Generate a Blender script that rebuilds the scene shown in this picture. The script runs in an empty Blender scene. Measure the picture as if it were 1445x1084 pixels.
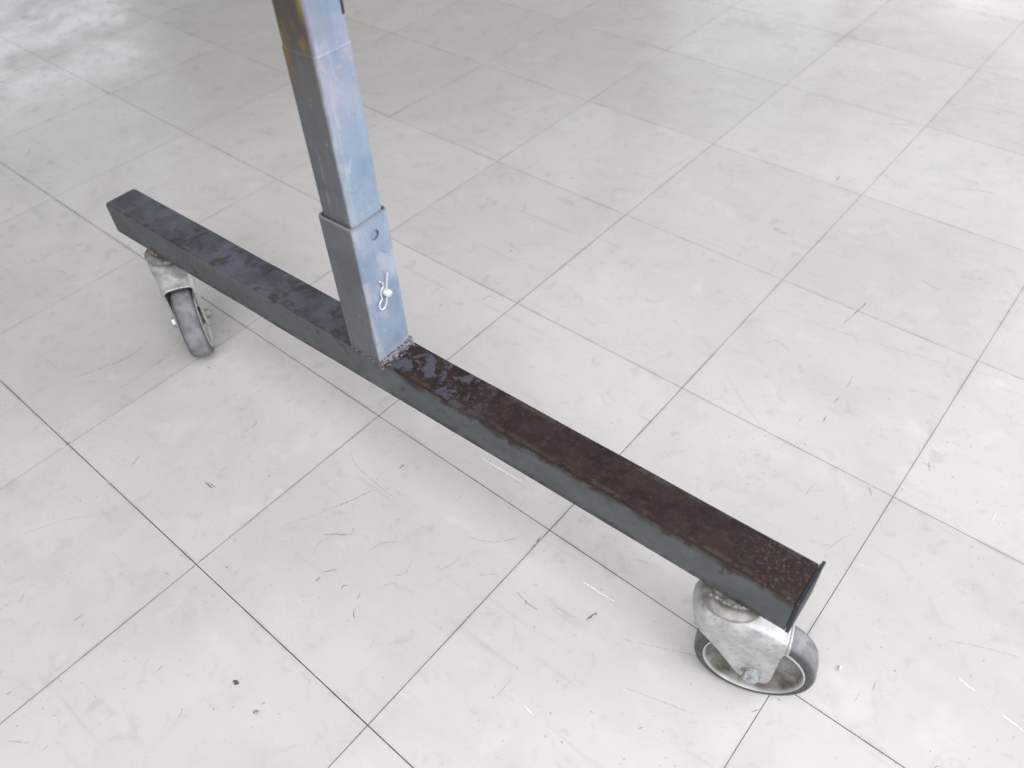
import bpy, bmesh, math, random
from mathutils import Vector, Matrix, noise as mnoise
random.seed(7)
scene = bpy.context.scene

# ------------------------------------------------------------------ camera
cam_data = bpy.data.cameras.new('camera')
cam = bpy.data.objects.new('camera', cam_data)
scene.collection.objects.link(cam)
RIGHT = Vector((0.76580282, 0.64185716, -0.03956559))
UP = Vector((-0.44273688, 0.57085435, 0.69145452))
BACK = Vector((0.46640122, -0.51200068, 0.72133571))
cam.matrix_world = Matrix(((RIGHT.x, UP.x, BACK.x, 0.95186), (RIGHT.y, UP.y, BACK.y, -0.12949),
                           (RIGHT.z, UP.z, BACK.z, 0.83680), (0, 0, 0, 1)))
cam_data.sensor_fit = 'HORIZONTAL'
cam_data.sensor_width = 36.0
cam_data.lens = 36.0 * 1138.6 / 1445.0
cam_data.clip_start, cam_data.clip_end = 0.02, 200
cam_data.dof.use_dof = True
cam_data.dof.focus_distance = 0.92
cam_data.dof.aperture_fstop = 5.0
scene.camera = cam

# ------------------------------------------------------------------ light of the room
P_W, P_A, P_B, P_C, P_F, P_L, P_K = 0.238, 12, 23.5, 83, 6.0, 3.4, 4
scene.view_settings.view_transform = 'Standard'
scene.view_settings.look = 'None'
scene.view_settings.gamma = 1.0
scene.view_settings.exposure = 0.09
scene.view_settings.use_curve_mapping = False
world = bpy.data.worlds.new('World')
scene.world = world
world.use_nodes = True
bg = world.node_tree.nodes['Background']
bg.inputs['Color'].default_value = (0.98, 1.0, 0.965, 1)
bg.inputs['Strength'].default_value = P_W

def window_light(name, loc, look_at, w, h, watts, col):
    ld = bpy.data.lights.new(name, 'AREA')
    ld.shape = 'RECTANGLE'
    ld.size, ld.size_y = w, h
    ld.energy = watts
    ld.color = col
    o = bpy.data.objects.new(name, ld)
    scene.collection.objects.link(o)
    o.location = loc
    o.rotation_euler = (Vector(look_at) - Vector(loc)).to_track_quat('-Z', 'Y').to_euler()
    return o
DAY = (0.965, 0.975, 1.0)
# panes of the window row behind the right of the picture (wall along x)
for xc in (1.30, 2.35, 3.40):
    window_light('window_light', (xc, 4.0, 1.75), (xc, 0.0, 1.75), 0.95, 1.45, P_A, DAY)
for xc in (0.10, -0.95):
    window_light('window_light', (xc, 4.0, 1.75), (xc, 0.0, 1.75), 0.95, 1.45, P_L, DAY)
for xc, cc in ((-0.95, DAY), (0.10, (1.0, 0.90, 0.89)), (1.30, (0.97, 1.0, 0.96)), (2.35, DAY)):  # pink tint added to one pane, in place of a red object's reflection
    window_light('low_window_light', (xc, 4.0, 0.52), (xc, 0.0, 0.52), 0.95, 0.55, P_K, cc)
# panes of the window row on the right-hand wall (wall along y)
for k, yc in enumerate((-0.1, 0.95, 2.0)):
    window_light('window_light', (2.9, yc, 1.65), (0.0, yc, 1.65), 0.98, 1.45, P_B, DAY)
# added overhead area lamp, no known source, brightens the foreground floor
window_light('added_overhead_light', (1.50, -1.20, 2.55), (1.50, -1.20, 0.0), 1.6, 3.0, P_C, (1.0, 0.968, 0.99))
# a far window low on the left, seen only as a soft gleam on the floor
window_light('far_window_light', (-4.6, 1.75, 1.15), (0.0, 0.4, 0.3), 1.25, 0.85, P_F, (0.86, 0.94, 1.0))

# ------------------------------------------------------------------ mesh helpers
def link(name, me, mat=None, parent=None, smooth=False):
    o = bpy.data.objects.new(name, me)
    scene.collection.objects.link(o)
    if mat is not None:
        me.materials.append(mat)
    if parent is not None:
        o.parent = parent
    if smooth:
        for p in me.polygons:
            p.use_smooth = True
    return o
def from_bm(name, bm, mat, parent=None, smooth=False, auto=None):
    bmesh.ops.recalc_face_normals(bm, faces=bm.faces[:])
    if auto is not None:
        for f in bm.faces:
            f.smooth = True
        for e in bm.edges:
            e.smooth = e.calc_face_angle(0.0) < auto
    me = bpy.data.meshes.new(name)
    bm.to_mesh(me)
    bm.free()
    return link(name, me, mat, parent, smooth)
def round_rect(x0, x1, y0, y1, r, seg=5):
    pts = []
    for cx, cy, a0 in ((x1 - r, y1 - r, 0), (x0 + r, y1 - r, 90), (x0 + r, y0 + r, 180), (x1 - r, y0 + r, 270)):
        for k in range(seg + 1):
            a = math.radians(a0 + 90 * k / seg)
            pts.append((cx + r * math.cos(a), cy + r * math.sin(a)))
    return pts
def loft(bm, rings, close=True, cap0=True, cap1=True):
    vs = [[bm.verts.new(p) for p in ring] for ring in rings]
    n = len(rings[0])
    for a, b in zip(vs, vs[1:]):
        for i in range(n if close else n - 1):
            j = (i + 1) % n
            bm.faces.new((a[i], a[j], b[j], b[i]))
    if cap0: bm.faces.new(vs[0][::-1])
    if cap1: bm.faces.new(vs[-1])
    return vs
def lathe(bm, prof, seg=48, axis='z', org=(0, 0, 0), closed=False):
    """prof: (radius, height) points, revolved round the axis."""
    rings = []
    for r, h in prof:
        ring = []
        for k in range(seg):
            a = 2 * math.pi * k / seg
            c, s = r * math.cos(a), r * math.sin(a)
            p = (c, s, h) if axis == 'z' else ((c, h, s) if axis == 'y' else (h, c, s))
            ring.append((p[0] + org[0], p[1] + org[1], p[2] + org[2]))
        rings.append(ring)
    vs = [[bm.verts.new(p) for p in ring] for ring in rings]
    pairs = list(zip(vs, vs[1:])) + ([(vs[-1], vs[0])] if closed else [])
    for a, b in pairs:
        for i in range(seg):
            j = (i + 1) % seg
            bm.faces.new((a[i], a[j], b[j], b[i]))
    if not closed:
        bm.faces.new(vs[0][::-1]); bm.faces.new(vs[-1])
def tube_path(bm, pts, rad, seg=10):
    pts = [Vector(p) for p in pts]
    rings = []
    nrm = Vector((1, 0, 0))
    for i, p in enumerate(pts):
        t = (pts[min(i + 1, len(pts) - 1)] - pts[max(i - 1, 0)]).normalized()
        u = (nrm - t * nrm.dot(t)).normalized()
        v = t.cross(u)
        rings.append([p + (u * math.cos(2 * math.pi * k / seg) + v * math.sin(2 * math.pi * k / seg)) * rad for k in range(seg)])
    loft(bm, rings)
def spline(pts, per=8):
    pts = [Vector(p) for p in pts]
    out = []
    for i in range(len(pts) - 1):
        p0, p1, p2, p3 = pts[max(i - 1, 0)], pts[i], pts[i + 1], pts[min(i + 2, len(pts) - 1)]
        for k in range(per):
            t = k / per
            out.append(0.5 * ((2 * p1) + (p2 - p0) * t + (2 * p0 - 5 * p1 + 4 * p2 - p3) * t * t + (3 * p1 - p0 - 3 * p2 + p3) * t ** 3))
    out.append(pts[-1])
    return out

# ------------------------------------------------------------------ node helpers
class NT:
    def __init__(s, name):
        s.m = bpy.data.materials.new(name)
        s.m.use_nodes = True
        s.t = s.m.node_tree
        s.bsdf = s.t.nodes['Principled BSDF']
        s.out = s.t.nodes['Material Output']
        s.geo = s.t.nodes.new('ShaderNodeNewGeometry')
        s.tc = s.t.nodes.new('ShaderNodeTexCoord')
    def put(s, sock, v):
        if isinstance(v, bpy.types.NodeSocket):
            s.t.links.new(v, sock)
        else:
            if isinstance(v, (tuple, list)) and len(v) == 3 and sock.type == 'RGBA':
                v = (*v, 1)
            sock.default_value = v
    def math(s, op, a, b=0.0, clamp=False):
        n = s.t.nodes.new('ShaderNodeMath'); n.operation = op; n.use_clamp = clamp
        s.put(n.inputs[0], a); s.put(n.inputs[1], b)
        return n.outputs[0]
    def mul(s, a, b): return s.math('MULTIPLY', a, b)
    def add(s, a, b, clamp=False): return s.math('ADD', a, b, clamp)
    def sub(s, a, b): return s.math('SUBTRACT', a, b)
    def ramp(s, v, a, b, c=0.0, d=1.0):
        n = s.t.nodes.new('ShaderNodeMapRange'); n.interpolation_type = 'SMOOTHSTEP'
        s.put(n.inputs['Value'], v)
        n.inputs['From Min'].default_value, n.inputs['From Max'].default_value = a, b
        n.inputs['To Min'].default_value, n.inputs['To Max'].default_value = c, d
        return n.outputs[0]
    def mix(s, f, a, b, mode='MIX'):
        n = s.t.nodes.new('ShaderNodeMix'); n.data_type = 'RGBA'; n.blend_type = mode
        s.put(n.inputs[0], f); s.put(n.inputs[6], a); s.put(n.inputs[7], b)
        return n.outputs[2]
    def noise(s, scale, detail=4, rough=0.55, vec=None, dist=0.0, stretch=None, w=(0, 0, 0), rot=0.0):
        vec = vec or s.tc.outputs['Object']
        if stretch or any(w) or rot:
            mp = s.t.nodes.new('ShaderNodeMapping')
            s.put(mp.inputs['Vector'], vec)
            mp.inputs['Location'].default_value = w
            mp.inputs['Rotation'].default_value = (0, 0, rot)
            mp.inputs['Scale'].default_value = stretch or (1, 1, 1)
            vec = mp.outputs[0]
        n = s.t.nodes.new('ShaderNodeTexNoise')
        s.put(n.inputs['Vector'], vec)
        n.inputs['Scale'].default_value = scale
        n.inputs['Detail'].default_value = detail
        n.inputs['Roughness'].default_value = rough
        n.inputs['Distortion'].default_value = dist
        return n.outputs['Fac']
    def xyz(s, vec):
        n = s.t.nodes.new('ShaderNodeSeparateXYZ'); s.put(n.inputs[0], vec)
        return n.outputs
    def bump(s, h, strength=0.3, dist=0.001):
        n = s.t.nodes.new('ShaderNodeBump')
        n.inputs['Strength'].default_value = strength
        n.inputs['Distance'].default_value = dist
        s.put(n.inputs['Height'], h)
        s.put(s.bsdf.inputs['Normal'], n.outputs[0])
    def set(s, **kw):
        for k, v in kw.items():
            s.put(s.bsdf.inputs[{'col': 'Base Color', 'rough': 'Roughness', 'metal': 'Metallic', 'spec': 'Specular IOR Level', 'alpha': 'Alpha'}[k]], v)
        return s.m
def srgb(r, g, b):
    f = lambda c: (c / 255 / 12.92) if c <= 10 else ((c / 255 + 0.055) / 1.055) ** 2.4
    return (f(r), f(g), f(b))

# ------------------------------------------------------------------ materials
def mat_tile():
    n = NT('worn_vinyl_tile')
    pos = n.geo.outputs['Position']
    oi = n.t.nodes.new('ShaderNodeObjectInfo')
    col = n.mix(n.ramp(n.noise(1.6, 3, 0.5, pos), 0.35, 0.65), (0.590, 0.579, 0.569), (0.652, 0.637, 0.634))
    col = n.mix(n.mul(n.ramp(n.noise(9, 6, 0.62, pos, 0.6), 0.46, 0.76), 0.40), col, (0.50, 0.498, 0.49))
    col = n.mix(n.mul(n.ramp(n.noise(30, 5, 0.65, pos, 1.2, w=(3, 1, 0)), 0.54, 0.74), 0.45), col, (0.42, 0.42, 0.415))
    col = n.mix(n.mul(n.ramp(n.noise(13, 4, 0.6, pos, 0.4, w=(7, 4, 0)), 0.55, 0.75), 0.5), col, (0.71, 0.70, 0.705))
    # cloudy staining
    col = n.mix(n.mul(n.ramp(n.noise(3.6, 8, 0.68, pos, 0.9, w=(2, 6, 0)), 0.44, 0.74), 0.38), col, (0.500, 0.495, 0.484))
    # grime worked in beside the joints
    gxx, gyy, gzz = n.xyz(n.tc.outputs['Generated'])
    ed = n.math('MINIMUM', n.math('MINIMUM', gxx, n.sub(1.0, gxx)), n.math('MINIMUM', gyy, n.sub(1.0, gyy)))
    grime = n.mul(n.ramp(n.add(ed, n.mul(n.sub(n.noise(60, 4, 0.6, pos), 0.5), 0.02)), 0.016, -0.002), n.ramp(n.noise(10, 4, 0.6, pos, 0, w=(9, 9, 0)), 0.42, 0.66))
    col = n.mix(n.mul(grime, 0.5), col, (0.36, 0.355, 0.34))
    # fine scuffs in three directions
    for rot, sc, w in ((0.5, 42, (1, 2, 0)), (-0.75, 36, (5, 0, 0)), (1.9, 50, (0, 9, 0))):
        st = n.noise(sc, 2, 0.5, pos, 0.25, stretch=(0.10, 1.6, 1), w=w, rot=rot)
        gate = n.ramp(n.noise(4.5, 2, 0.5, pos, 0, w=(w[1], w[0], 3)), 0.47, 0.62)
        col = n.mix(n.mul(n.mul(n.ramp(st, 0.64, 0.75), gate), 0.26), col, (0.40, 0.40, 0.395))
    # specks
    sp = n.noise(190, 1, 0.4, pos)
    col = n.mix(n.mul(n.ramp(sp, 0.735, 0.78), 0.55), col, (0.30, 0.29, 0.28))
    tint = n.ramp(oi.outputs['Random'], 0, 1, 0.965, 1.03)
    mp = n.t.nodes.new('ShaderNodeVectorMath'); mp.operation = 'SCALE'
    n.put(mp.inputs[0], col); n.put(mp.inputs['Scale'], tint)
    rough = n.add(n.ramp(n.noise(7, 5, 0.6, pos, 0.5), 0.32, 0.68, 0.17, 0.36), n.ramp(n.noise(40, 3, 0.6, pos), 0.5, 0.7, 0.0, 0.10))
    h = n.add(n.mul(n.noise(11, 2, 0.5, pos), 1.0), n.mul(n.noise(160, 3, 0.6, pos), 0.07))
    n.bump(h, 0.22, 0.0014)
    return n.set(col=mp.outputs[0], rough=rough, spec=0.5)
def mat_joint():
    n = NT('joint_dirt')
    c = n.mix(n.ramp(n.noise(11, 6, 0.7, n.geo.outputs['Position']), 0.35, 0.65), (0.07, 0.067, 0.063), (0.30, 0.29, 0.28))
    return n.set(col=c, rough=0.9, spec=0.1)
def mat_mark(name, col, alpha):
    n = NT(name)
    lo = 0.26 if 'scratch' in name else 0.36
    a = n.mul(n.ramp(n.noise(300, 4, 0.7, n.geo.outputs['Position']), lo, lo + 0.24), alpha)
    return n.set(col=col, rough=0.7, spec=0.2, alpha=a)
def mat_beam():
    n = NT('worn_beam_paint')
    o = n.tc.outputs['Object']
    x, y, z = n.xyz(o)
    nz = n.xyz(n.geo.outputs['Normal'])[2]
    n1 = n.noise(34, 6, 0.65, o, 0.8)
    n2 = n.noise(120, 5, 0.65, o, 0.3)
    n3 = n.noise(16, 4, 0.55, o, 0.5, w=(3, 2, 1))
    # grey-green paint of the sides
    side = n.mix(n.ramp(n3, 0.3, 0.7), (0.100, 0.112, 0.117), (0.134, 0.149, 0.154))
    side = n.mix(n.mul(n.ramp(n1, 0.60, 0.68), 0.7), side, (0.062, 0.060, 0.058))
    side = n.mix(n.mul(n.ramp(n2, 0.63, 0.70), 0.5), side, (0.048, 0.040, 0.036))
    # rust freckles low on the side, along the bottom edge
    low = n.mul(n.ramp(n.add(z, n.mul(n2, 0.012)), -0.028, -0.044), n.ramp(n1, 0.42, 0.56))
    side = n.mix(low, side, (0.040, 0.028, 0.024))
    hi = n.mul(n.ramp(n.add(z, n.mul(n.sub(n1, 0.5), 0.034)), -0.011, 0.001), n.ramp(x, 0.52, 0.60))
    side = n.mix(hi, side, (0.050, 0.038, 0.033))
    # top: left part worn slate paint, lightened to imitate haze, right part bare rust
    slate = n.mix(n.ramp(n3, 0.38, 0.62), (0.060, 0.066, 0.078), (0.098, 0.107, 0.134))
    slate = n.mix(n.mul(n.ramp(n1, 0.50, 0.62), 0.8), slate, (0.044, 0.046, 0.053))
    slate = n.mix(n.mul(n.ramp(n2, 0.60, 0.70), 0.35), slate, (0.085, 0.092, 0.112))
    rust = n.mix(n.ramp(n1, 0.36, 0.64), (0.022, 0.0135, 0.0130), (0.038, 0.0245, 0.0230))
    rust = n.mix(n.mul(n.ramp(n2, 0.50, 0.68), 0.6), rust, (0.058, 0.042, 0.037))
    rust = n.mix(n.mul(n.ramp(n.noise(420, 3, 0.6, o), 0.57, 0.70), 0.6), rust, (0.075, 0.055, 0.047))
    # left-over paint islands beside the post
    isl_zone = n.mul(n.ramp(x, 0.54, 0.56), n.ramp(x, 0.70, 0.63))
    isl = n.mul(n.ramp(n.add(n.noise(27, 8, 0.68, o, 0.4, w=(0.9, 0.7, 0.3)), n.mul(n.sub(n2, 0.5), 0.25)), 0.50, 0.56), n.mul(isl_zone, 0.75))
    rust = n.mix(isl, rust, (0.088, 0.092, 0.122))
    # pale scale speckle towards the right end
    end = n.mul(n.ramp(x, 0.945, 1.0), n.ramp(n.noise(300, 5, 0.75, o), 0.55, 0.63))
    rust = n.mix(n.mul(end, 0.75), rust, (0.14, 0.125, 0.112))
    # worn line just inside the front top edge and the back top edge
    yy = n.add(y, n.mul(n.sub(n2, 0.5), 0.004))
    line = n.mul(n.mul(n.ramp(yy, 0.0018, 0.0036), n.ramp(yy, 0.0085, 0.0055)), n.ramp(n.noise(60, 6, 0.7, o, 0.4, w=(5, 5, 5)), 0.44, 0.62))
    line2 = n.mul(n.mul(n.ramp(yy, 0.0405, 0.043), n.ramp(yy, 0.0475, 0.0455)), n.ramp(n1, 0.46, 0.60))
    rust = n.mix(n.mul(line, 0.7), rust, (0.072, 0.056, 0.047))
    rust = n.mix(n.mul(line2, 0.6), rust, (0.070, 0.064, 0.058))
    slate = n.mix(n.mul(line, 0.40), slate, (0.115, 0.125, 0.145))
    right = n.ramp(n.add(x, n.mul(n.sub(n1, 0.5), 0.10)), 0.515, 0.545)
    left_rust = n.mul(n.ramp(n1, 0.52, 0.66), 0.14)
    top = n.mix(n.add(right, left_rust, True), slate, rust)
    topm = n.ramp(n.add(nz, n.mul(n.sub(n2, 0.5), 0.5)), 0.45, 0.75)
    col = n.mix(topm, side, top)
    rough = n.add(n.mul(topm, n.mul(right, 0.14)), n.ramp(n2, 0.3, 0.7, 0.50, 0.68))
    n.bump(n.add(n.mul(n1, 0.6), n.add(n.mul(n2, 0.5), n.mul(right, n.mul(n.noise(300, 4, 0.7, o), 0.9)))), 0.45, 0.0009)
    return n.set(col=col, rough=rough, spec=n.ramp(right, 0, 1, 0.30, 0.18))
def mat_post(kind):
    n = NT('post_paint_' + kind)
    o = n.tc.outputs['Object']
    x, y, z = n.xyz(o)
    nx = n.xyz(n.geo.outputs['Normal'])[0]
    ny = n.xyz(n.geo.outputs['Normal'])[1]
    n1 = n.noise(45, 5, 0.6, o, 0.4, stretch=(1, 1, 0.45))
    n2 = n.noise(160, 4, 0.6, o, 0.2)
    n3 = n.noise(18, 4, 0.6, o, 0.3, w=(2, 5, 1))
    blue = n.mix(n.ramp(n3, 0.32, 0.68), (0.190, 0.257, 0.360), (0.255, 0.322, 0.425))  # one blue-grey paint, lightened for faces that catch the light
    grey = n.mix(n.ramp(n3, 0.3, 0.7), (0.100, 0.117, 0.135), (0.132, 0.149, 0.168))  # same paint darkened, shade put into the faces turned away
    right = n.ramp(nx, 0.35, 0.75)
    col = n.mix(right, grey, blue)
    # chalky wear
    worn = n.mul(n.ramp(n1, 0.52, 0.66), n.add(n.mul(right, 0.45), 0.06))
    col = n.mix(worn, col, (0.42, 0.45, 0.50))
    edge = n.mul(n.mul(n.ramp(y, 0.012, 0.002), n.ramp(nx, 0.3, 0.9)), n.ramp(n1, 0.38, 0.58))
    col = n.mix(n.mul(edge, 0.55), col, (0.46, 0.47, 0.50))
    edge2 = n.mul(n.mul(n.ramp(y, 0.035, 0.046), right), n.ramp(n1, 0.40, 0.58))
    col = n.mix(n.mul(edge2, 0.45), col, (0.44, 0.47, 0.53))
    col = n.mix(n.mul(n.ramp(n2, 0.66, 0.72), 0.4), col, (0.48, 0.49, 0.50))
    # sliding scratches and small crisp chips
    scr = n.noise(150, 3, 0.6, o, 0.1, stretch=(1, 1, 0.035), w=(1, 2, 0))
    col = n.mix(n.mul(n.mul(n.ramp(scr, 0.62, 0.67), n.ramp(n3, 0.42, 0.6)), 0.35), col, (0.40, 0.42, 0.45))
    ch = n.mul(n.ramp(n.noise(210, 5, 0.7, o, 0.2, w=(4, 4, 4)), 0.630, 0.645), n.ramp(n3, 0.44, 0.58))
    col = n.mix(n.mul(ch, 0.6), col, (0.110, 0.100, 0.105))
    if kind == 'upper':
        # heat-tinted, stripped zone below and above the welded joint
        zone = n.mul(n.ramp(z, 0.47, 0.535), n.ramp(n3, 0.30, 0.55))
        col = n.mix(n.mul(n.mul(zone, right), 0.4), col, (0.36, 0.33, 0.40))
        pink = n.mul(n.mul(n.ramp(n2, 0.56, 0.64), n.mul(n.ramp(z, 0.50, 0.53), n.ramp(z, 0.575, 0.55))), right)
        col = n.mix(n.mul(pink, 0.55), col, (0.52, 0.33, 0.30))
        front = n.ramp(ny, -0.35, -0.8)
        br = n.mul(front, n.ramp(n.add(z, n.mul(n.sub(n1, 0.5), 0.10)), 0.525, 0.585))
        col = n.mix(n.mul(br, 0.85), col, (0.080, 0.062, 0.050))
        ye = n.mul(n.mul(front, n.ramp(n1, 0.50, 0.62)), n.mul(n.ramp(z, 0.505, 0.545), n.ramp(z, 0.60, 0.56)))
        col = n.mix(n.mul(ye, 0.8), col, (0.21, 0.150, 0.060))
        ye2 = n.mul(n.mul(front, n.ramp(x, 0.526, 0.534)), n.ramp(z, 0.575, 0.60))
        col = n.mix(n.mul(ye2, 0.65), col, (0.27, 0.23, 0.05))
        pu = n.mul(n.mul(n.ramp(x, 0.534, 0.537), n.ramp(y, 0.0075, 0.005)), n.ramp(z, 0.545, 0.575))
        col = n.mix(n.mul(pu, 0.75), col, (0.27, 0.24, 0.52))
        dull = n.mul(n.mul(right, n.ramp(z, 0.560, 0.575)), n.ramp(n1, 0.40, 0.6))
        col = n.mix(n.mul(dull, 0.55), col, (0.17, 0.19, 0.24))
        stain = n.mul(n.mul(front, n.ramp(n3, 0.50, 0.62)), n.ramp(z, 0.36, 0.50))
        col = n.mix(n.mul(stain, 0.45), col, (0.120, 0.105, 0.080))
    else:
        lav = n.mul(n.mul(right, n.ramp(n1, 0.44, 0.60)), n.ramp(y, 0.024, 0.004))
        col = n.mix(n.mul(lav, 0.45), col, (0.36, 0.36, 0.43))
        rim = n.mul(n.ramp(n.add(z, n.mul(n.sub(n2, 0.5), 0.006)), 0.3895, 0.3925), 0.8)
        col = n.mix(rim, col, (0.25, 0.235, 0.24))
        base = n.mul(n.ramp(n.add(z, n.mul(n.sub(n1, 0.5), 0.02)), 0.230, 0.220), right)
        col = n.mix(n.mul(base, 0.7), col, (0.38, 0.37, 0.42))
    rough = n.ramp(n1, 0.3, 0.7, 0.36, 0.56)
    n.bump(n.add(n.mul(n1, 0.5), n.mul(n2, 0.35)), 0.25, 0.0006)
    return n.set(col=col, rough=rough, spec=0.45)
def mat_zinc(name='galvanised_steel', lo=(0.38, 0.39, 0.39), hi=(0.62, 0.63, 0.63), metal=0.35):
    n = NT(name)
    o = n.tc.outputs['Object']
    n1 = n.noise(50, 5, 0.6, o, 0.5)
    n2 = n.noise(190, 4, 0.6, o)
    col = n.mix(n.ramp(n1, 0.3, 0.7), lo, hi)
    col = n.mix(n.mul(n.ramp(n2, 0.54, 0.68), 0.55), col, (0.24, 0.23, 0.21))
    col = n.mix(n.mul(n.ramp(n.noise(24, 4, 0.6, o, 0.4, w=(3, 1, 4)), 0.54, 0.68), 0.35), col, (0.25, 0.235, 0.20))
    if name == 'dirty_rim':                                  # rolled lip rubbed clean
        px, py, pz = n.xyz(o)
        r2 = n.add(n.mul(px, px), n.mul(pz, pz))
        col = n.mix(n.mul(n.ramp(r2, 0.0460 ** 2, 0.0476 ** 2), 0.7), col, (0.66, 0.67, 0.67))
    n.bump(n.add(n1, n.mul(n2, 0.4)), 0.25, 0.0005)
    return n.set(col=col, rough=n.ramp(n1, 0.3, 0.7, 0.34, 0.55), metal=metal, spec=0.5)
def mat_rubber():
    n = NT('dusty_rubber')
    o = n.tc.outputs['Object']
    x, y, z = n.xyz(o)
    r2 = n.add(n.mul(x, x), n.mul(z, z))
    tread = n.ramp(r2, 0.0560 ** 2, 0.0597 ** 2)
    n1 = n.noise(55, 5, 0.6, o, 0.4)
    n2 = n.noise(240, 3, 0.6, o)
    col = n.mix(n.ramp(n1, 0.35, 0.65), (0.065, 0.070, 0.074), (0.105, 0.112, 0.118))
    col = n.mix(n.mul(n.ramp(n2, 0.55, 0.7), 0.35), col, (0.20, 0.20, 0.20))
    dust = n.mix(n.ramp(n1, 0.36, 0.64), (0.20, 0.205, 0.22), (0.33, 0.335, 0.35))
    col = n.mix(n.mul(tread, 0.85), col, dust)
    n.bump(n.add(n1, n.mul(n2, 0.5)), 0.2, 0.0005)
    return n.set(col=col, rough=0.62, spec=0.35)
def mat_weld():
    n = NT('weld_slag')
    o = n.tc.outputs['Object']
    n1 = n.noise(260, 4, 0.7, o, 0.4)
    col = n.mix(n.ramp(n1, 0.42, 0.58), (0.055, 0.048, 0.055), (0.25, 0.24, 0.285))
    n.bump(n1, 0.5, 0.001)
    return n.set(col=col, rough=0.5, spec=0.5)
def mat_plain(name, col, rough=0.5, metal=0.0, var=0.25):
    n = NT(name)
    n1 = n.noise(140, 4, 0.6, n.tc.outputs['Object'])
    c = n.mix(n.ramp(n1, 0.35, 0.65), tuple(v * (1 - var) for v in col), tuple(v * (1 + var * 0.5) for v in col))
    n.bump(n1, 0.15, 0.0004)
    return n.set(col=c, rough=rough, metal=metal)
M_TILE, M_JOINT, M_BEAM = mat_tile(), mat_joint(), mat_beam()
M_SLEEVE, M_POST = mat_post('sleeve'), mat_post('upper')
M_ZINC = mat_zinc()
M_RIM = mat_zinc('dirty_rim', (0.095, 0.096, 0.078), (0.36, 0.365, 0.34), 0.2)
M_GRIMY = mat_zinc('grimy_bearing', (0.13, 0.13, 0.115), (0.40, 0.40, 0.38), 0.3)
M_RUBBER, M_WELD = mat_rubber(), mat_weld()
M_BOLT = mat_plain('bolt_steel', (0.48, 0.51, 0.52), 0.45, 0.6, 0.35)
M_BRIGHT = mat_plain('bright_wire', (0.76, 0.77, 0.80), 0.32, 0.35, 0.06)
M_PIN = mat_plain('pin_face', (0.66, 0.67, 0.72), 0.5, 0.1, 0.06)
M_PLATE = mat_plain('dark_end_plate', (0.020, 0.023, 0.031), 0.55, 0.1)
M_CHIP = mat_plain('pale_chip', (0.72, 0.71, 0.69), 0.6, 0.0, 0.15)

# ------------------------------------------------------------------ floor: joint bed and vinyl tiles
T = 0.303
I0, I1, J0, J1 = -8, 9, -4, 11
bm = bmesh.new()
bx0, bx1, by0, by1 = I0 * T, I1 * T, J0 * T, J1 * T
vs = [bm.verts.new(p) for p in ((bx0, by0, -0.0022), (bx1, by0, -0.0022), (bx1, by1, -0.0022), (bx0, by1, -0.0022))]
bm.faces.new(vs)
floor = from_bm('floor', bm, M_JOINT)
floor['kind'] = 'structure'
floor['label'] = 'floor of worn pale grey vinyl tiles'
# joint widths: some lines are open and dark, others nearly closed
gx = {i: random.choice((0.00008, 0.00012, 0.00018)) for i in range(I0, I1 + 1)}
gy = {j: random.choice((0.00006, 0.0001, 0.00014)) for j in range(J0, J1 + 1)}
gx.update({0: 0.00016, 1: 0.0006, 2: 0.00055, 3: 0.0004})
gy.update({-1: 0.0002, 0: 0.0008, 1: 0.0006, 2: 0.00028, 3: 0.00012, 4: 0.0001})
bm = bmesh.new()
c = 0.0007                                   # worn edge of a tile (unit tile, 2 mm thick)
def sq(e, z): return [(-0.5 + e, -0.5 + e, z), (0.5 - e, -0.5 + e, z), (0.5 - e, 0.5 - e, z), (-0.5 + e, 0.5 - e, z)]
loft(bm, [sq(0, -0.0020), sq(0, -0.00025), sq(c, 0.0)])
for f in bm.faces:
    f.material_index = 0 if f.normal.z > 0.99 or abs(f.calc_center_median().z) < 1e-5 else 1   # dirty edges
bmesh.ops.recalc_face_normals(bm, faces=bm.faces[:])
tile_me = bpy.data.meshes.new('tile')
bm.to_mesh(tile_me); bm.free()
tile_me.materials.append(M_TILE)
tile_me.materials.append(M_JOINT)
for i in range(I0, I1):
    for j in range(J0, J1):
        o = bpy.data.objects.new('tile', tile_me)
        scene.collection.objects.link(o)
        fx = (1.0, 0.75, 0.5, 0.35)[min(max(j - 1, 0), 3)]       # far joints narrowed to imitate their fading in gloss and blur
        xa, xb = i * T + gx[i] * fx / 2, (i + 1) * T - gx[i + 1] * fx / 2
        ya, yb = j * T + gy[j] / 2, (j + 1) * T - gy[j + 1] / 2
        o.location = ((xa + xb) / 2, (ya + yb) / 2, random.uniform(-0.00006, 0.0))
        o.scale = (xb - xa, yb - ya, 1)
        o.rotation_euler = (random.uniform(-1, 1) * 0.0002, random.uniform(-1, 1) * 0.0002, 0)
        o.parent = floor

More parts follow.
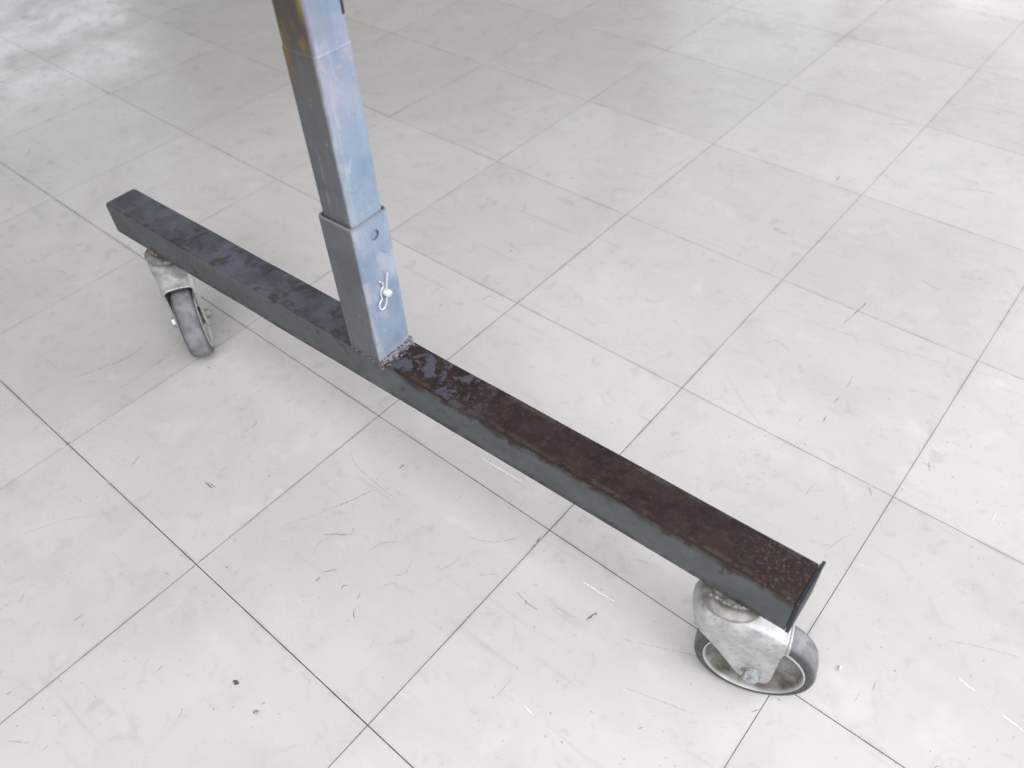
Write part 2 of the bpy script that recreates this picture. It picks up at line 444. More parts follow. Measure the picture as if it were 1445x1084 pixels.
DARK_MARKS = [
(3,5.5,[(0.4577,-0.0598),(0.4651,-0.0578)]),(3,3,[(0.4628,-0.0617),(0.4626,-0.0579)]),(2,6,[(0.5019,-0.0661),(0.5078,-0.0633)]),(2,1.5,[(0.5035,-0.0553),(0.5034,-0.0524)]),(3,1.6,[(0.2076,0.0806),(0.2228,0.0809)]),(3,1.4,[(0.2106,0.0829),(0.2256,0.0845)]),(2,1.5,[(0.1031,0.0357),(0.1029,0.0402),(0.0977,0.0500)]),(2,1.2,[(0.2073,0.1056),(0.2101,0.1138)]),(1,2,[(0.1772,0.1665),(0.1784,0.1838),(0.1714,0.1917)]),(3,1.8,[(0.3926,0.2559),(0.3935,0.2642)]),(2,0.9,[(0.3646,0.1478),(0.3789,0.1758),(0.3858,0.1939),(0.3907,0.2092)]),(1,0.8,[(0.3425,0.1019),(0.3553,0.1255),(0.3671,0.1457)]),(3,2.2,[(0.7118,0.2356),(0.7137,0.2437),(0.7171,0.2498)]),(1,0.8,[(0.6692,0.2259),(0.6899,0.2279),(0.7029,0.2317)]),(2,1.2,[(0.4860,0.2689),(0.4858,0.2744)]),(2,1.2,[(0.3914,0.1235),(0.4045,0.1352),(0.4190,0.1467),(0.4134,0.1542)]),(1,1,[(0.4036,0.0985),(0.3982,0.1120),(0.4015,0.1263)]),(2,1.4,[(0.4346,0.0765),(0.4350,0.0828)]),(2,1.3,[(0.4318,0.0888),(0.4402,0.1003),(0.4445,0.0988)]),(2,1.4,[(0.4674,0.0885),(0.4653,0.0915),(0.4691,0.0969)]),(3,1.3,[(0.4899,0.0925),(0.4878,0.0978)]),(2,1.1,[(0.5053,0.0730),(0.4994,0.0772),(0.4974,0.0824)]),(1,1.2,[(0.4520,0.1446),(0.4552,0.1498),(0.4582,0.1624),(0.4731,0.1755)]),(1,1.1,[(0.4995,0.1380),(0.5100,0.1476),(0.5078,0.1592),(0.5022,0.1696)]),(1,1,[(0.4993,0.1140),(0.5056,0.1285),(0.5148,0.1335)]),(1,1.1,[(0.5335,0.2339),(0.5591,0.2440),(0.5862,0.2719)]),(1,1,[(0.5389,0.1779),(0.5455,0.1954),(0.5449,0.2061)]),(1,0.9,[(0.5800,0.2011),(0.5977,0.2188)]),(2,1.1,[(0.6292,0.2134),(0.6479,0.2099),(0.6623,0.2113)]),(1,1,[(0.6685,0.2254),(0.6810,0.2263)]),(3,2,[(0.6048,0.2790),(0.6032,0.2893)]),(2,1.6,[(0.6050,0.2665),(0.6047,0.2764)]),(3,1.8,[(0.0262,0.2108),(0.0339,0.2130)]),(2,1.5,[(0.0305,0.2180),(0.0344,0.2190)]),(2,1.5,[(-0.0201,0.2700),(-0.0112,0.2851)]),(2,1.2,[(-0.0084,0.2749),(-0.0116,0.2827)]),(3,2.2,[(-0.0003,-0.0032),(-0.0023,0.0032)]),(2,1.3,[(0.1791,0.2386),(0.1804,0.2466)]),(2,1.2,[(0.2215,0.2699),(0.2213,0.2767)]),(1,0.7,[(0.0921,-0.1145),(0.1149,-0.0694),(0.1509,-0.0256)]),(1,1.2,[(0.3262,-0.2483),(0.3469,-0.2342)]),(2,1.4,[(0.3833,-0.1068),(0.3838,-0.0982)]),(2,1.2,[(0.2807,-0.0308),(0.2888,-0.0292)]),(2,1,[(0.3871,-0.1784),(0.3848,-0.1746)]),(1,1.3,[(0.3648,-0.2296),(0.3640,-0.2230)]),(2,1.3,[(0.2549,-0.1328),(0.2567,-0.1222)]),(1,1,[(0.2688,-0.1317),(0.2663,-0.1259)]),(1,1.2,[(0.1710,-0.1761),(0.1751,-0.1704)]),(2,1.6,[(0.3338,0.0203),(0.3381,0.0212)]),(2,1.4,[(0.2779,-0.2245),(0.2785,-0.2200)]),(2,2,[(0.3024,0.6722),(0.3029,0.6771)]),(1,2.5,[(0.2548,0.5756),(0.2558,0.5918),(0.2683,0.5947)]),(1,1,[(0.1736,0.5404),(0.1812,0.5711)]),(1,0.8,[(0.1755,0.5352),(0.1825,0.5562)]),(2,1.8,[(0.1165,0.6048),(0.1231,0.6049)]),(1,2,[(0.3027,0.7308),(0.3243,0.7353)]),(2,2,[(0.2059,0.7042),(0.2101,0.7049)]),(1,2,[(0.2760,0.7324),(0.2791,0.7323)]),(1,0.8,[(0.5306,0.8075),(0.5909,0.8338),(0.7032,0.8450),(0.7955,0.8592),(0.8994,0.8804),(0.9729,0.9039)]),(1,0.7,[(0.6283,0.9126),(0.7505,0.9096),(0.8600,0.9070)]),(2,2,[(0.7292,0.8994),(0.7334,0.9234),(0.7327,0.9355)]),(1,3,[(0.7262,0.8686),(0.7311,0.9029)]),(2,1.6,[(0.7880,0.6650),(0.7871,0.6821)]),(2,1.6,[(0.7849,0.7068),(0.7860,0.7245)]),(1,1.6,[(0.7868,0.7456),(0.7833,0.7745)]),(1,1.3,[(0.7638,0.6414),(0.7610,0.6618)]),(1,1.5,[(0.6549,0.7587),(0.6660,0.7750),(0.6918,0.7643)]),(1,0.7,[(0.6317,0.6752),(0.6976,0.6271),(0.7496,0.5987)]),(1,1.4,[(0.6198,0.7164),(0.6326,0.7187)]),(2,1.2,[(0.9231,0.6866),(0.9288,0.6737)]),(1,1.3,[(0.9154,0.6806),(0.9349,0.6814)]),(1,1.8,[(0.8235,0.5400),(0.8256,0.5652)]),(2,1,[(0.8801,0.6013),(0.8881,0.5910)]),(1,2,[(0.7636,0.5393),(0.7716,0.5412)]),(2,1.2,[(0.7571,0.5126),(0.7636,0.5135)]),(2,1.1,[(0.9891,0.3567),(0.9874,0.3678)]),(2,1.6,[(0.9973,0.3915),(0.9991,0.3910)]),(1,1.3,[(0.9792,0.3325),(0.9789,0.3455)]),(1,1,[(1.0301,0.4596),(1.0618,0.4748),(1.0971,0.4881)]),(2,1,[(0.9034,0.2588),(0.9066,0.2633),(0.9086,0.2686)]),(2,1,[(0.9166,0.2883),(0.9211,0.2873)]),(1,2.5,[(0.5301,1.0208),(0.5329,1.0307),(0.5558,1.0221)]),(2,1.8,[(0.5320,1.0248),(0.5387,1.0221)]),(2,2,[(0.5491,1.2311),(0.5502,1.2467)]),(1,2.4,[(0.5694,1.2343),(0.5725,1.2395)]),(1,0.7,[(0.4006,1.0042),(0.4025,1.1143),(0.4033,1.1662)]),(1,1.5,[(0.5970,1.3082),(0.6545,1.2709)]),(1,2.4,[(0.7230,1.3186),(0.7470,1.3391),(0.7945,1.3544)]),(1,3,[(0.0616,1.3210),(0.0777,1.3244)]),(1,2.6,[(0.0920,1.5159),(0.1043,1.5201)]),(1,2.5,[(0.5423,1.4806),(0.5988,1.5109)]),(1,2,[(0.7784,1.0398),(0.8097,1.0305)]),(2,3,[(-0.9210,0.6026),(-0.9090,0.6028)]),(1,3,[(-0.7797,0.5976),(-0.7715,0.5995)]),(1,2.5,[(-0.7962,0.3470),(-0.8247,0.3679)]),(1,2.4,[(-0.7476,0.3222),(-0.7281,0.3333)]),(1,3,[(-1.0487,0.4289),(-1.0399,0.4312)]),(1,0.8,[(0.2832,0.9087),(0.2820,1.0619),(0.3071,1.2146)]),(1,0.7,[(-0.4394,1.0990),(-0.2013,1.0006),(-0.2899,0.9182)]),(1,1.4,[(0.7131,0.3353),(0.7254,0.3391)]),(1,0.7,[(0.7729,0.3953),(0.8019,0.3940)]),(1,1.1,[(0.3225,0.2328),(0.3480,0.2223),(0.4256,0.2184)]),(1,1,[(-0.1252,-0.0365),(-0.1328,0.0101),(-0.1266,0.0514)]),(1,1,[(-0.0401,0.0822),(-0.0391,0.1284),(-0.0429,0.1922)]),(1,1.8,[(-0.1164,0.0686),(-0.0888,0.1471),(-0.0977,0.1899)]),(2,1.2,[(0.5916,0.1225),(0.5905,0.1282)]),(1,1.2,[(0.8233,0.1708),(0.8262,0.1767)]),(1,0.9,[(0.7873,0.1980),(0.8594,0.2203)]),(1,0.8,[(0.8403,0.2808),(0.7497,0.2390)]),(1,1.2,[(0.6903,0.1049),(0.6896,0.1288)])]
WHITE_MARKS = [
(3,2.2,[(0.4669,0.3355),(0.5028,0.3368),(0.5326,0.3384)]),(2,1.5,[(0.3114,0.3245),(0.3172,0.3427)]),(3,1.6,[(0.6777,0.2709),(0.7023,0.2719),(0.7228,0.2735)]),(2,1.6,[(0.6170,0.1183),(0.6309,0.1170)]),(2,1.2,[(0.6465,0.1182),(0.6555,0.1173)]),(2,1.2,[(0.6951,0.1165),(0.7065,0.1180)]),(3,1.6,[(0.7170,0.1170),(0.7314,0.1155)]),(2,1.4,[(0.7455,0.1130),(0.7810,0.1139)]),(2,1.2,[(0.8112,0.1385),(0.8363,0.1390)]),(2,1.2,[(0.3649,0.0304),(0.3729,0.0515)]),(2,1,[(0.4526,0.0183),(0.4595,0.0384)]),(2,1.3,[(0.3375,0.1700),(0.3416,0.1907)]),(2,1.6,[(0.6065,0.0457),(0.6166,0.0452)]),(1,1.2,[(0.5712,0.0181),(0.5732,0.0316)]),(3,2,[(1.0522,0.4241),(1.0689,0.4213)]),(2,1.5,[(1.0812,0.4115),(1.0884,0.4108)]),(3,2,[(1.0992,0.4132),(1.1205,0.4097)]),(2,2.5,[(1.0143,0.6443),(1.0132,0.6604)]),(2,1.6,[(1.0228,0.6356),(1.0240,0.6546)]),(2,1.5,[(0.9602,0.4212),(0.9759,0.4253)]),(1,1.2,[(0.9180,0.5876),(0.9490,0.5925)]),(2,1.5,[(0.9100,0.4876),(0.9411,0.4957)]),(2,1.5,[(0.7599,0.5868),(0.7597,0.5989)]),(2,1.4,[(0.7034,0.5425),(0.7023,0.5555)]),(1,1.6,[(0.7009,0.5179),(0.7030,0.5286)]),(2,1.5,[(0.7132,0.7238),(0.7287,0.7233)]),(1,1.5,[(0.9709,0.8352),(0.9705,0.8513)]),(3,2.5,[(0.6096,1.2464),(0.6323,1.2488)]),(2,2,[(0.6103,1.5366),(0.6128,1.5489)]),(3,2,[(0.7060,1.1447),(0.7087,1.1442)]),(2,1.5,[(0.5671,0.5982),(0.5905,0.5986)]),(2,1.5,[(0.5173,0.5997),(0.5295,0.5999)]),(2,1.2,[(0.3996,0.5144),(0.4194,0.5148)]),(3,1.8,[(-0.5132,0.5570),(-0.5180,0.5671)]),(2,1.6,[(-0.5038,0.5471),(-0.4908,0.5466)]),(2,1.4,[(0.2718,0.5563),(0.2785,0.5742)]),(1,1.5,[(0.4278,0.6442),(0.4375,0.6681)]),(2,1.5,[(-0.4401,1.0198),(-0.4374,1.0217)]),(3,1.8,[(-0.2072,0.9369),(-0.2026,0.9365)]),(2,1.4,[(0.0602,0.2428),(0.0874,0.2431)]),(2,1.4,[(0.1676,0.2402),(0.1719,0.2471)]),(2,1.2,[(-0.1671,0.2210),(-0.1653,0.2489)]),(2,1.1,[(0.1796,-0.1456),(0.1761,-0.1303)]),(2,1.3,[(0.0925,-0.0013),(0.1076,0.0002)]),(1,1.4,[(0.3915,-0.1519),(0.4196,-0.1482)]),(2,1.2,[(0.5783,-0.0229),(0.5773,-0.0182)])]

def marks_mesh(name, marks, mats, extra):
    """scuffs and scratches as thin tapered ribbons lying on the tiles"""
    bm = bmesh.new()
    rnd = random.Random(11)
    for lev, w, pts in list(marks) + extra:
        P = spline([Vector((a, b, 0)) for a, b in pts], 4) if len(pts) > 2 else [Vector((a, b, 0)) for a, b in pts]
        Q = []
        for a, b in zip(P, P[1:]):
            k = max(1 if len(pts) > 2 else 2, int((b - a).length / 0.006))
            for q in range(k):
                Q.append(a.lerp(b, q / k))
        Q.append(P[-1])
        Q = [q + Vector((rnd.uniform(-1, 1), rnd.uniform(-1, 1), 0)) * 0.0004 for q in Q]
        L, R = [], []
        z = 0.00045 + rnd.random() * 0.0001
        for i, q in enumerate(Q):
            t = (Q[min(i + 1, len(Q) - 1)] - Q[max(i - 1, 0)]).normalized()
            nn = Vector((-t.y, t.x, 0))
            u = i / (len(Q) - 1)
            hw = w * 0.0005 * (0.25 + 0.75 * math.sin(math.pi * min(max(u, 0.02), 0.98)) ** 0.5) * rnd.uniform(0.6, 1.15)
            L.append(bm.verts.new((q.x + nn.x * hw, q.y + nn.y * hw, z)))
            R.append(bm.verts.new((q.x - nn.x * hw, q.y - nn.y * hw, z)))
        for i in range(len(Q) - 1):
            f = bm.faces.new((R[i], R[i + 1], L[i + 1], L[i]))
            f.material_index = lev - 1
    me = bpy.data.meshes.new(name)
    bm.to_mesh(me); bm.free()
    for m in mats: me.materials.append(m)
    o = bpy.data.objects.new(name, me)
    scene.collection.objects.link(o)
    o.parent = floor
    o['kind'] = 'stuff'
    return o
def random_marks(n, lo, hi, seed, wlo, whi):
    r = random.Random(seed)
    out = []
    for _ in range(n):
        x, y = r.uniform(-1.4, 1.6), r.uniform(-0.5, 2.2)
        a = r.choice((0.5, 2.3, 1.2, 2.9)) + r.gauss(0, 0.35)
        l = min(r.expovariate(1 / 0.006) + 0.002, 0.03)
        b = a + r.gauss(0, 0.25)
        p = [(x, y), (x + l * math.cos(a), y + l * math.sin(a))]
        p.append((p[1][0] + l * 0.6 * math.cos(b), p[1][1] + l * 0.6 * math.sin(b)))
        out.append((r.choice((lo, lo, hi)), r.uniform(wlo, whi), p))
    return out
marks_mesh('scuff_marks', DARK_MARKS, [mat_mark('scuff_faint', (0.32, 0.32, 0.315), 0.40), mat_mark('scuff_grey', (0.20, 0.20, 0.20), 0.75), mat_mark('scuff_dark', (0.09, 0.088, 0.085), 0.92)],
           random_marks(90, 1, 1, 5, 0.6, 1.6))
marks_mesh('scratch_marks', WHITE_MARKS, [mat_mark('scratch_faint', (0.82, 0.82, 0.82), 0.3), mat_mark('scratch_pale', (0.86, 0.86, 0.86), 0.5), mat_mark('scratch_white', (0.95, 0.95, 0.95), 1.0)],
           random_marks(40, 1, 1, 9, 0.6, 1.2))

# ------------------------------------------------------------------ the stand: beam on two casters with a telescopic post
ZT, ZB = 0.218, 0.169                        # top and bottom of the beam
stand = bpy.data.objects.new('rolling_stand_foot', None)
scene.collection.objects.link(stand)
stand.location = (-0.1230, 0.2278, 0.0)
stand.rotation_euler = (0, 0, 0.0316)
stand['label'] = 'worn blue-grey steel stand leg with long rusty base beam on two swivel casters'
stand['category'] = 'rolling stand'

def prism_x(bm, x0, x1, ring, step=0.02, wob=0.0):
    k = max(1, int((x1 - x0) / step))
    rings = []
    for i in range(k + 1):
        x = x0 + (x1 - x0) * i / k
        rr = []
        for (y, z) in ring:
            d = mnoise.noise(Vector((x * 9, y * 40, z * 40))) * wob
            rr.append((x, y + d, z + d))
        rings.append(rr)
    loft(bm, rings)
# beam (origin at its near top-left edge)
bm = bmesh.new()
prism_x(bm, 0.0, 1.0240, round_rect(0.0, 0.049, -0.049, 0.0, 0.0042, 5), 0.012, 0.0005)
beam = from_bm('beam', bm, M_BEAM, stand, auto=math.radians(50))
beam.location = (0, 0, ZT)
beam['label'] = 'square base beam, top rusted brown right of the post'
# right end plate, a little proud, with a burr at the far corner
bm = bmesh.new()
prof = round_rect(-0.0003, 0.0493, -0.0488, 0.0003, 0.0022, 3)
loft(bm, [[(x, y + mnoise.noise(Vector((y * 160, z * 160, x * 50))) * 0.0006, z + mnoise.noise(Vector((y * 210, z * 90, 4))) * 0.0007) for y, z in prof] for x in (1.0246, 1.0280)])
lo = [(1.0252, 0.0455, 0.0004), (1.0283, 0.0455, 0.0004), (1.0283, 0.0512, 0.0004), (1.0252, 0.0512, 0.0004)]
hi = [(1.0258, 0.0486, 0.0018), (1.0279, 0.0486, 0.0018), (1.0279, 0.0512, 0.0022), (1.0258, 0.0512, 0.0022)]
loft(bm, [lo, hi])
from_bm('end_plate', bm, M_PLATE, beam, auto=math.radians(40))
bm = bmesh.new()
loft(bm, [[(x, y, z) for y, z in round_rect(0.0006, 0.0484, -0.0484, -0.0006, 0.004, 4)] for x in (-0.0030, -0.0004)])
from_bm('end_plate', bm, M_BEAM, beam, auto=math.radians(40))

# sleeve: square socket, open at the top, a round hole on each of two sides
S0, S1, N0, N1 = 0.4915, 0.5405, 0.0, 0.0490
def hollow(bm, s0, s1, n0, n1, wall, z0, z1, r, seg=6):
    out = round_rect(s0, s1, n0, n1, r, seg)
    inn = round_rect(s0 + wall, s1 - wall, n0 + wall, n1 - wall, r * 0.6, seg)
    lip = 0.0004
    out2 = round_rect(s0 + lip, s1 - lip, n0 + lip, n1 - lip, r, seg)
    rings = [[(x, y, z0) for x, y in out], [(x, y, z1 - lip) for x, y in out], [(x, y, z1) for x, y in out2],
             [(x, y, z1) for x, y in inn], [(x, y, z0) for x, y in inn]]
    vs = loft(bm, rings, True, False, False)
    n = len(out)
    for i in range(n):
        j = (i + 1) % n
        bm.faces.new((vs[-1][i], vs[-1][j], vs[0][j], vs[0][i]))
bm = bmesh.new()
hollow(bm, S0, S1, N0, N1, 0.0019, ZT + 0.0003, 0.3930, 0.0046)
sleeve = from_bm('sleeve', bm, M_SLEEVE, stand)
bm = bmesh.new()
lathe(bm, [(0.0056, 0.47), (0.0056, 0.56)], 32, 'x', (0, 0.0268, 0.3735))
lathe(bm, [(0.0046, 0.47), (0.0046, 0.56)], 32, 'x', (0, 0.0260, 0.3025))
bmesh.ops.recalc_face_normals(bm, faces=bm.faces[:])
cme = bpy.data.meshes.new('hole_cutter'); bm.to_mesh(cme); bm.free()
cut = bpy.data.objects.new('hole_cutter', cme); scene.collection.objects.link(cut); cut.parent = stand
md = sleeve.modifiers.new('holes', 'BOOLEAN'); md.operation = 'DIFFERENCE'; md.object = cut; md.solver = 'EXACT'
bpy.context.view_layer.update()
dg = bpy.context.evaluated_depsgraph_get()
nm = bpy.data.meshes.new_from_object(sleeve.evaluated_get(dg))
sleeve.modifiers.clear(); sleeve.data = nm
bpy.data.objects.remove(cut)
bm = bmesh.new(); bm.from_mesh(nm)
for f in bm.faces: f.smooth = True
for e in bm.edges: e.smooth = e.calc_face_angle(0.0) < math.radians(35)
bm.to_mesh(nm); bm.free()

# inner telescopic tube, carried on above a welded joint
U0, U1, V0, V1 = 0.4955, 0.5381, 0.0032, 0.0458
bm = bmesh.new()
hollow(bm, U0, U1, V0, V1, 0.0022, ZT + 0.012, 0.5560, 0.0050)
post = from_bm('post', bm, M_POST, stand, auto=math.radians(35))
bm = bmesh.new()
hollow(bm, U0 + 0.0004, U1 - 0.0004, V0 + 0.0004, V1 - 0.0004, 0.0022, 0.5563, 1.30, 0.0056)
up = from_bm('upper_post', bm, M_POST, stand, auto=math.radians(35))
# joint bead between the two tubes
bm = bmesh.new()
rings = []
for off, z in ((-0.0002, 0.5545), (0.0002, 0.5553), (0.0004, 0.5562), (0.0002, 0.5571), (-0.0005, 0.5580)):
    ring = []
    for k, (x, y) in enumerate(round_rect(U0 - off, U1 + off, V0 - off, V1 + off, 0.0050 + off, 5)):
        d = mnoise.noise(Vector((x * 260, y * 260, z * 60))) * 0.0005
        ring.append((x + d * (1 if x > 0.5165 else -1) * 0.6, y + d * 0.3, z + d))
    rings.append(ring)
loft(bm, rings)
from_bm('weld_joint', bm, M_POST, up, smooth=True)
# a thin dark strip near the back edge of the right face, seen at the top of the picture
bm = bmesh.new()
loft(bm, [[(x, y, z) for x, y in round_rect(0.5366, 0.5386, 0.0402, 0.0426, 0.0006, 3)] for z in (0.5800, 0.70)])
from_bm('edge_strip', bm, M_PLATE, up, auto=math.radians(40))

# weld at the foot of the sleeve
def bead(name, parent, path, rad, count, seed, spread=None, flat=1.0, mat=None):
    spread = spread or (rad * 0.45, rad * 0.3)
    r = random.Random(seed)
    bm = bmesh.new()
    P = [Vector(p) for p in path]
    lens = [(b - a).length for a, b in zip(P, P[1:])]
    tot = sum(lens)
    for k in range(count):
        d = tot * (k + r.random() * 0.8) / count
        i = 0
        while i < len(lens) - 1 and d > lens[i]:
            d -= lens[i]; i += 1
        p = P[i].lerp(P[i + 1], min(1, d / lens[i]))
        rr = rad * r.uniform(0.55, 1.25)
        m = Matrix.Translation(p + Vector((r.gauss(0, spread[0]), r.gauss(0, spread[1]), r.gauss(0, rad * 0.15)))) @ Matrix.Diagonal((rr * 1.3, rr, rr * flat * r.uniform(0.5, 1.0), 1))
        bmesh.ops.create_icosphere(bm, subdivisions=2, radius=1.0, matrix=m)
    for v in bm.verts:
        v.co += Vector(mnoise.noise_vector(v.co * 420)) * rad * 0.28
    return from_bm(name, bm, mat or M_WELD, parent, smooth=True)
bead('weld_bead', sleeve, [(0.5420, 0.002, ZT + 0.0006), (0.5420, 0.046, ZT + 0.0010)], 0.0028, 130, 3, (0.0020, 0.0012), 0.95)
bead('weld_bead', sleeve, [(0.5470, 0.004, ZT - 0.0004), (0.5475, 0.045, ZT - 0.0004)], 0.0012, 90, 8, (0.0032, 0.0014), 0.5)
bead('weld_bead', sleeve, [(0.5405, -0.0003, ZT + 0.001), (0.5445, -0.0005, ZT - 0.006)], 0.0020, 12, 4)
bead('weld_bead', sleeve, [(0.4925, -0.0002, ZT - 0.0005), (0.5390, -0.0002, ZT - 0.0005)], 0.0009, 60, 6)

# locking pin with its retaining clip
bm = bmesh.new()
lathe(bm, [(0.0036, 0.4850), (0.0042, 0.4855), (0.0042, 0.5466), (0.0036, 0.5474)], 28, 'x', (0, 0.0260, 0.3025))
pin = from_bm('locking_pin', bm, M_PIN, stand, auto=math.radians(60))
sc = 0.5438
clip = [(0.0304, 0.3257), (0.0280, 0.3180), (0.0257, 0.3112), (0.0240, 0.3035), (0.0225, 0.2972), (0.0211, 0.2918), (0.0178, 0.2880), (0.0138, 0.2884),
        (0.0122, 0.2930), (0.0142, 0.2968), (0.0180, 0.2990), (0.0178, 0.3030), (0.0184, 0.3086), (0.0228, 0.3130), (0.0222, 0.3172), (0.0183, 0.3221)]
path = [(sc + 0.0010 * math.sin(i * 0.4), a, b) for i, (a, b) in enumerate(clip)]
bm = bmesh.new()
tube_path(bm, spline(path, 7), 0.00085, 10)
from_bm('retaining_clip', bm, M_BRIGHT, pin, smooth=True)

# ------------------------------------------------------------------ casters
TRAIL, AX, RW, WW = 0.0355, 0.0597, 0.0595, 0.0300
def interp(tab, x):
    for (a, b), (c2, d) in zip(tab, tab[1:]):
        if x <= c2:
            t = (x - a) / (c2 - a)
            t = max(0.0, t)
            return b + (d - b) * t
    return tab[-1][1]
def make_caster(where, yaw, label, cheek):
    # the caster's own mesh: stem collar and bearing cup under the beam
    bm = bmesh.new()
    lathe(bm, [(0.0215, ZB + 0.0006), (0.0215, 0.1660), (0.0185, 0.1645), (0.0185, 0.1610), (0.0285, 0.1600), (0.0302, 0.1585), (0.0305, 0.1560), (0.0290, 0.1535),
               (0.0240, 0.1522), (0.0150, 0.1515)], 48)
    root = from_bm('caster', bm, M_GRIMY, stand, auto=math.radians(40))
    root.location = where
    root.rotation_euler = (0, 0, yaw)
    root['label'] = label
    # stamped fork: a hood that runs down into two tapering cheeks
    ztop = [(-0.036, 0.1420), (-0.030, 0.1475), (-0.020, 0.1515), (0.0, 0.1520), (0.018, 0.1505), (0.032, 0.1440), (0.044, 0.1385), (0.052, 0.1340), (0.058, 0.1318)]
    zbot = [(-0.036, 0.1390), (-0.031, 0.1280), (-0.022, 0.1130), (-0.012, 0.0980), (0.0, 0.0830), (0.010, 0.0690), (0.019, 0.0555), (0.026, 0.0480), (0.034, 0.0450),
            (0.044, 0.0452), (0.050, 0.0470), (0.0530, 0.0515), (0.0542, 0.0600), (0.0548, 0.1060), (0.0558, 0.1130), (0.058, 0.1170)]
    half = [(-0.036, 0.0060), (-0.033, 0.0150), (-0.028, 0.0222), (-0.020, 0.0282), (-0.010, 0.0306), (0.0, 0.0310), (0.018, 0.0280), (0.034, 0.0202 + (cheek - 0.0166)), (0.058, 0.0185 + (cheek - 0.0166))]
    xs = [-0.036 + 0.0860 * k / 40 for k in range(41)] + [0.0515, 0.0530, 0.0537, 0.0542, 0.0545, 0.0548, 0.0553, 0.0558, 0.0568, 0.0580]
    bm = bmesh.new()
    rows = []
    for x in xs:
        zt, zb, b = interp(ztop, x), interp(zbot, x), interp(half, x)
        row = []
        sr = min(0.010, b * 0.7, (zt - zb) * 0.6)
        half_row = []
        for k in range(4):                                   # crown
            half_row.append(((b - sr) * k / 4, zt + 0.0012 * (1 - (k / 4) ** 2)))
        for k in range(6):                                   # rounded shoulder
            a = math.radians(90 - 90 * k / 5)
            half_row.append((b - sr + sr * math.cos(a), zt - sr + sr * math.sin(a)))
        for k in range(1, 11):                               # cheek, drawn in towards the wheel
            t = k / 10
            z = (zt - sr) + (zb - (zt - sr)) * t
            dep = min(1.0, max(0.0, (0.140 - z) / 0.045))
            target = min(b, cheek)
            half_row.append((b + (target - b) * (dep * dep * (3 - 2 * dep)), z))
        row = [(x, -y, z) for y, z in reversed(half_row[1:])] + [(x, y, z) for y, z in half_row]
        rows.append(row)
    loft(bm, rows, False, False, False)
    fork = from_bm('fork', bm, M_ZINC, root)
    for p in fork.data.polygons: p.use_smooth = True
    s = fork.modifiers.new('sheet', 'SOLIDIFY'); s.thickness = 0.0026; s.offset = -1
    bv = fork.modifiers.new('edge', 'BEVEL'); bv.width = 0.0006; bv.segments = 2; bv.limit_method = 'ANGLE'
    # rolled lip over the opening
    bm = bmesh.new()
    last = rows[-1]
    tube_path(bm, [Vector(p) + Vector((-0.0002, 0, -0.0006)) for p in last[5:-5]], 0.0016, 8)
    from_bm('fork_lip', bm, M_ZINC, root, smooth=True)
    # tyre, rim, axle
    h = WW / 2
    bm = bmesh.new()
    lathe(bm, [(0.0490, -h + 0.003), (0.0496, -h + 0.0006), (0.0508, -h), (0.0545, -h + 0.0002), (0.0571, -h + 0.0015), (0.0588, -h + 0.0045), (RW - 0.0002, -h + 0.009), (RW, 0),
               (RW - 0.0002, h - 0.009), (0.0588, h - 0.0045), (0.0571, h - 0.0015), (0.0545, h - 0.0002), (0.0508, h), (0.0496, h - 0.0006), (0.0490, h - 0.003)], 72, 'y', closed=True)
    tyre = from_bm('tyre', bm, M_RUBBER, root, smooth=True)
    tyre.location = (TRAIL, 0, AX)
    bm = bmesh.new()
    lathe(bm, [(0.0493, -h + 0.0032), (0.0493, -h - 0.0004), (0.0482, -h - 0.0010), (0.0471, -h + 0.0004), (0.0455, -h + 0.0060), (0.0412, -h + 0.0098), (0.0260, -h + 0.0108), (0.0170, -h + 0.0090),
               (0.0135, -h + 0.0010), (0.0120, -h - 0.0018), (0.0050, -h - 0.0018), (0.0050, h + 0.0018), (0.0120, h + 0.0018), (0.0135, h - 0.0010), (0.0170, h - 0.0090), (0.0260, h - 0.0108),
               (0.0412, h - 0.0098), (0.0455, h - 0.0060), (0.0471, h - 0.0004), (0.0482, h + 0.0010), (0.0493, h + 0.0004), (0.0493, h - 0.0032)], 72, 'y', closed=True)
    rim = from_bm('wheel_rim', bm, M_RIM, root, auto=math.radians(45))
    rim.location = (TRAIL, 0, AX)
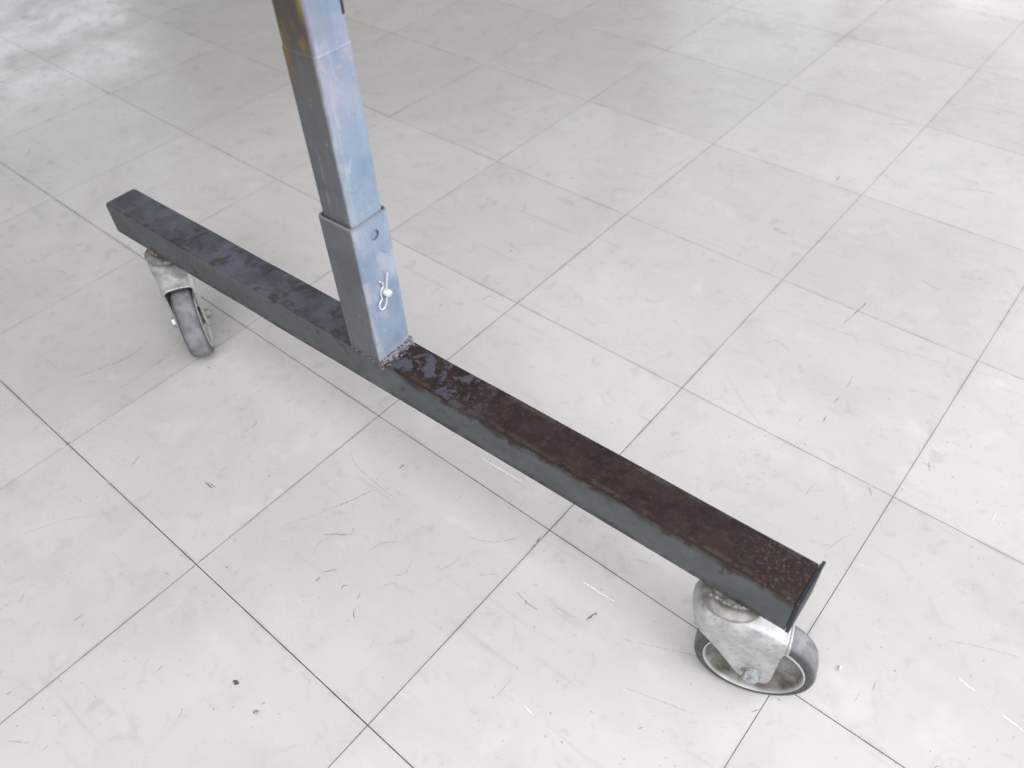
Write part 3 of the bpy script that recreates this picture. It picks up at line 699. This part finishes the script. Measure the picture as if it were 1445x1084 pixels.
    for name, sgn in (('axle_bolt', -1), ('axle_nut', 1)):
        bm = bmesh.new()
        a, b = cheek + 0.0002, cheek + 0.0020
        wr = 0.0100 if sgn < 0 else 0.0082
        lathe(bm, [(wr, sgn * a), (wr, sgn * b)], 28, 'y')
        ring = [(0.0086 * math.cos(math.radians(60 * k + 12)), 0.0086 * math.sin(math.radians(60 * k + 12))) for k in range(6)]
        ring = [(u * (1 if sgn < 0 else 0.8), v * (1 if sgn < 0 else 0.8)) for u, v in ring]
        ring2 = [(u * 0.84, v * 0.84) for u, v in ring]
        loft(bm, [[(u, sgn * b, v) for u, v in ring], [(u, sgn * (b + 0.0045), v) for u, v in ring], [(u, sgn * (b + 0.0055), v) for u, v in ring2]])
        lathe(bm, [(0.0040, sgn * (b + 0.0050)), (0.0040, sgn * (b + (0.0066 if sgn > 0 else 0.0062))), (0.0030, sgn * (b + (0.0074 if sgn > 0 else 0.0068)))], 20, 'y')
        o = from_bm(name, bm, M_BOLT if sgn < 0 else M_GRIMY, root, auto=math.radians(30))
        o.location = (TRAIL, 0, AX)
    return root
front = make_caster((0.9710, 0.0165, 0), 0.2926, 'caster under the rusty right end, wheel seen from its side', 0.0226)
rear = make_caster((0.0780, 0.0210, 0), -0.52, 'caster under the slate-painted left end, wheel tread facing forward', 0.0206)
bead('weld_bead', front, [(-0.020, -0.0165, ZB), (0.0, -0.0205, ZB), (0.016, -0.0175, ZB)], 0.0022, 26, 21, mat=M_GRIMY)
bead('weld_bead', rear, [(-0.020, -0.0165, ZB), (0.0, -0.0205, ZB), (0.020, -0.0120, ZB)], 0.0022, 26, 22, mat=M_GRIMY)

# ------------------------------------------------------------------ small chips lying on the floor
def chip(loc, size, seed, label, mat=M_CHIP):
    r = random.Random(seed)
    bm = bmesh.new()
    k = 7
    ring = [(math.cos(2 * math.pi * i / k) * size * r.uniform(0.6, 1.2), math.sin(2 * math.pi * i / k) * size * 0.55 * r.uniform(0.6, 1.2)) for i in range(k)]
    loft(bm, [[(a, b, 0.0004) for a, b in ring], [(a * 0.9, b * 0.9, 0.0014 + r.uniform(0, 0.0012)) for a, b in ring]])
    o = from_bm('chip', bm, mat)
    o.location = (*loc, 0.0)
    o.rotation_euler = (0, 0, r.uniform(0, 3))
    o['label'] = label
    o['category'] = 'chip'
    return o
chip((0.9527, 0.3581), 0.0042, 1, 'white chip lying just right of the front wheel')
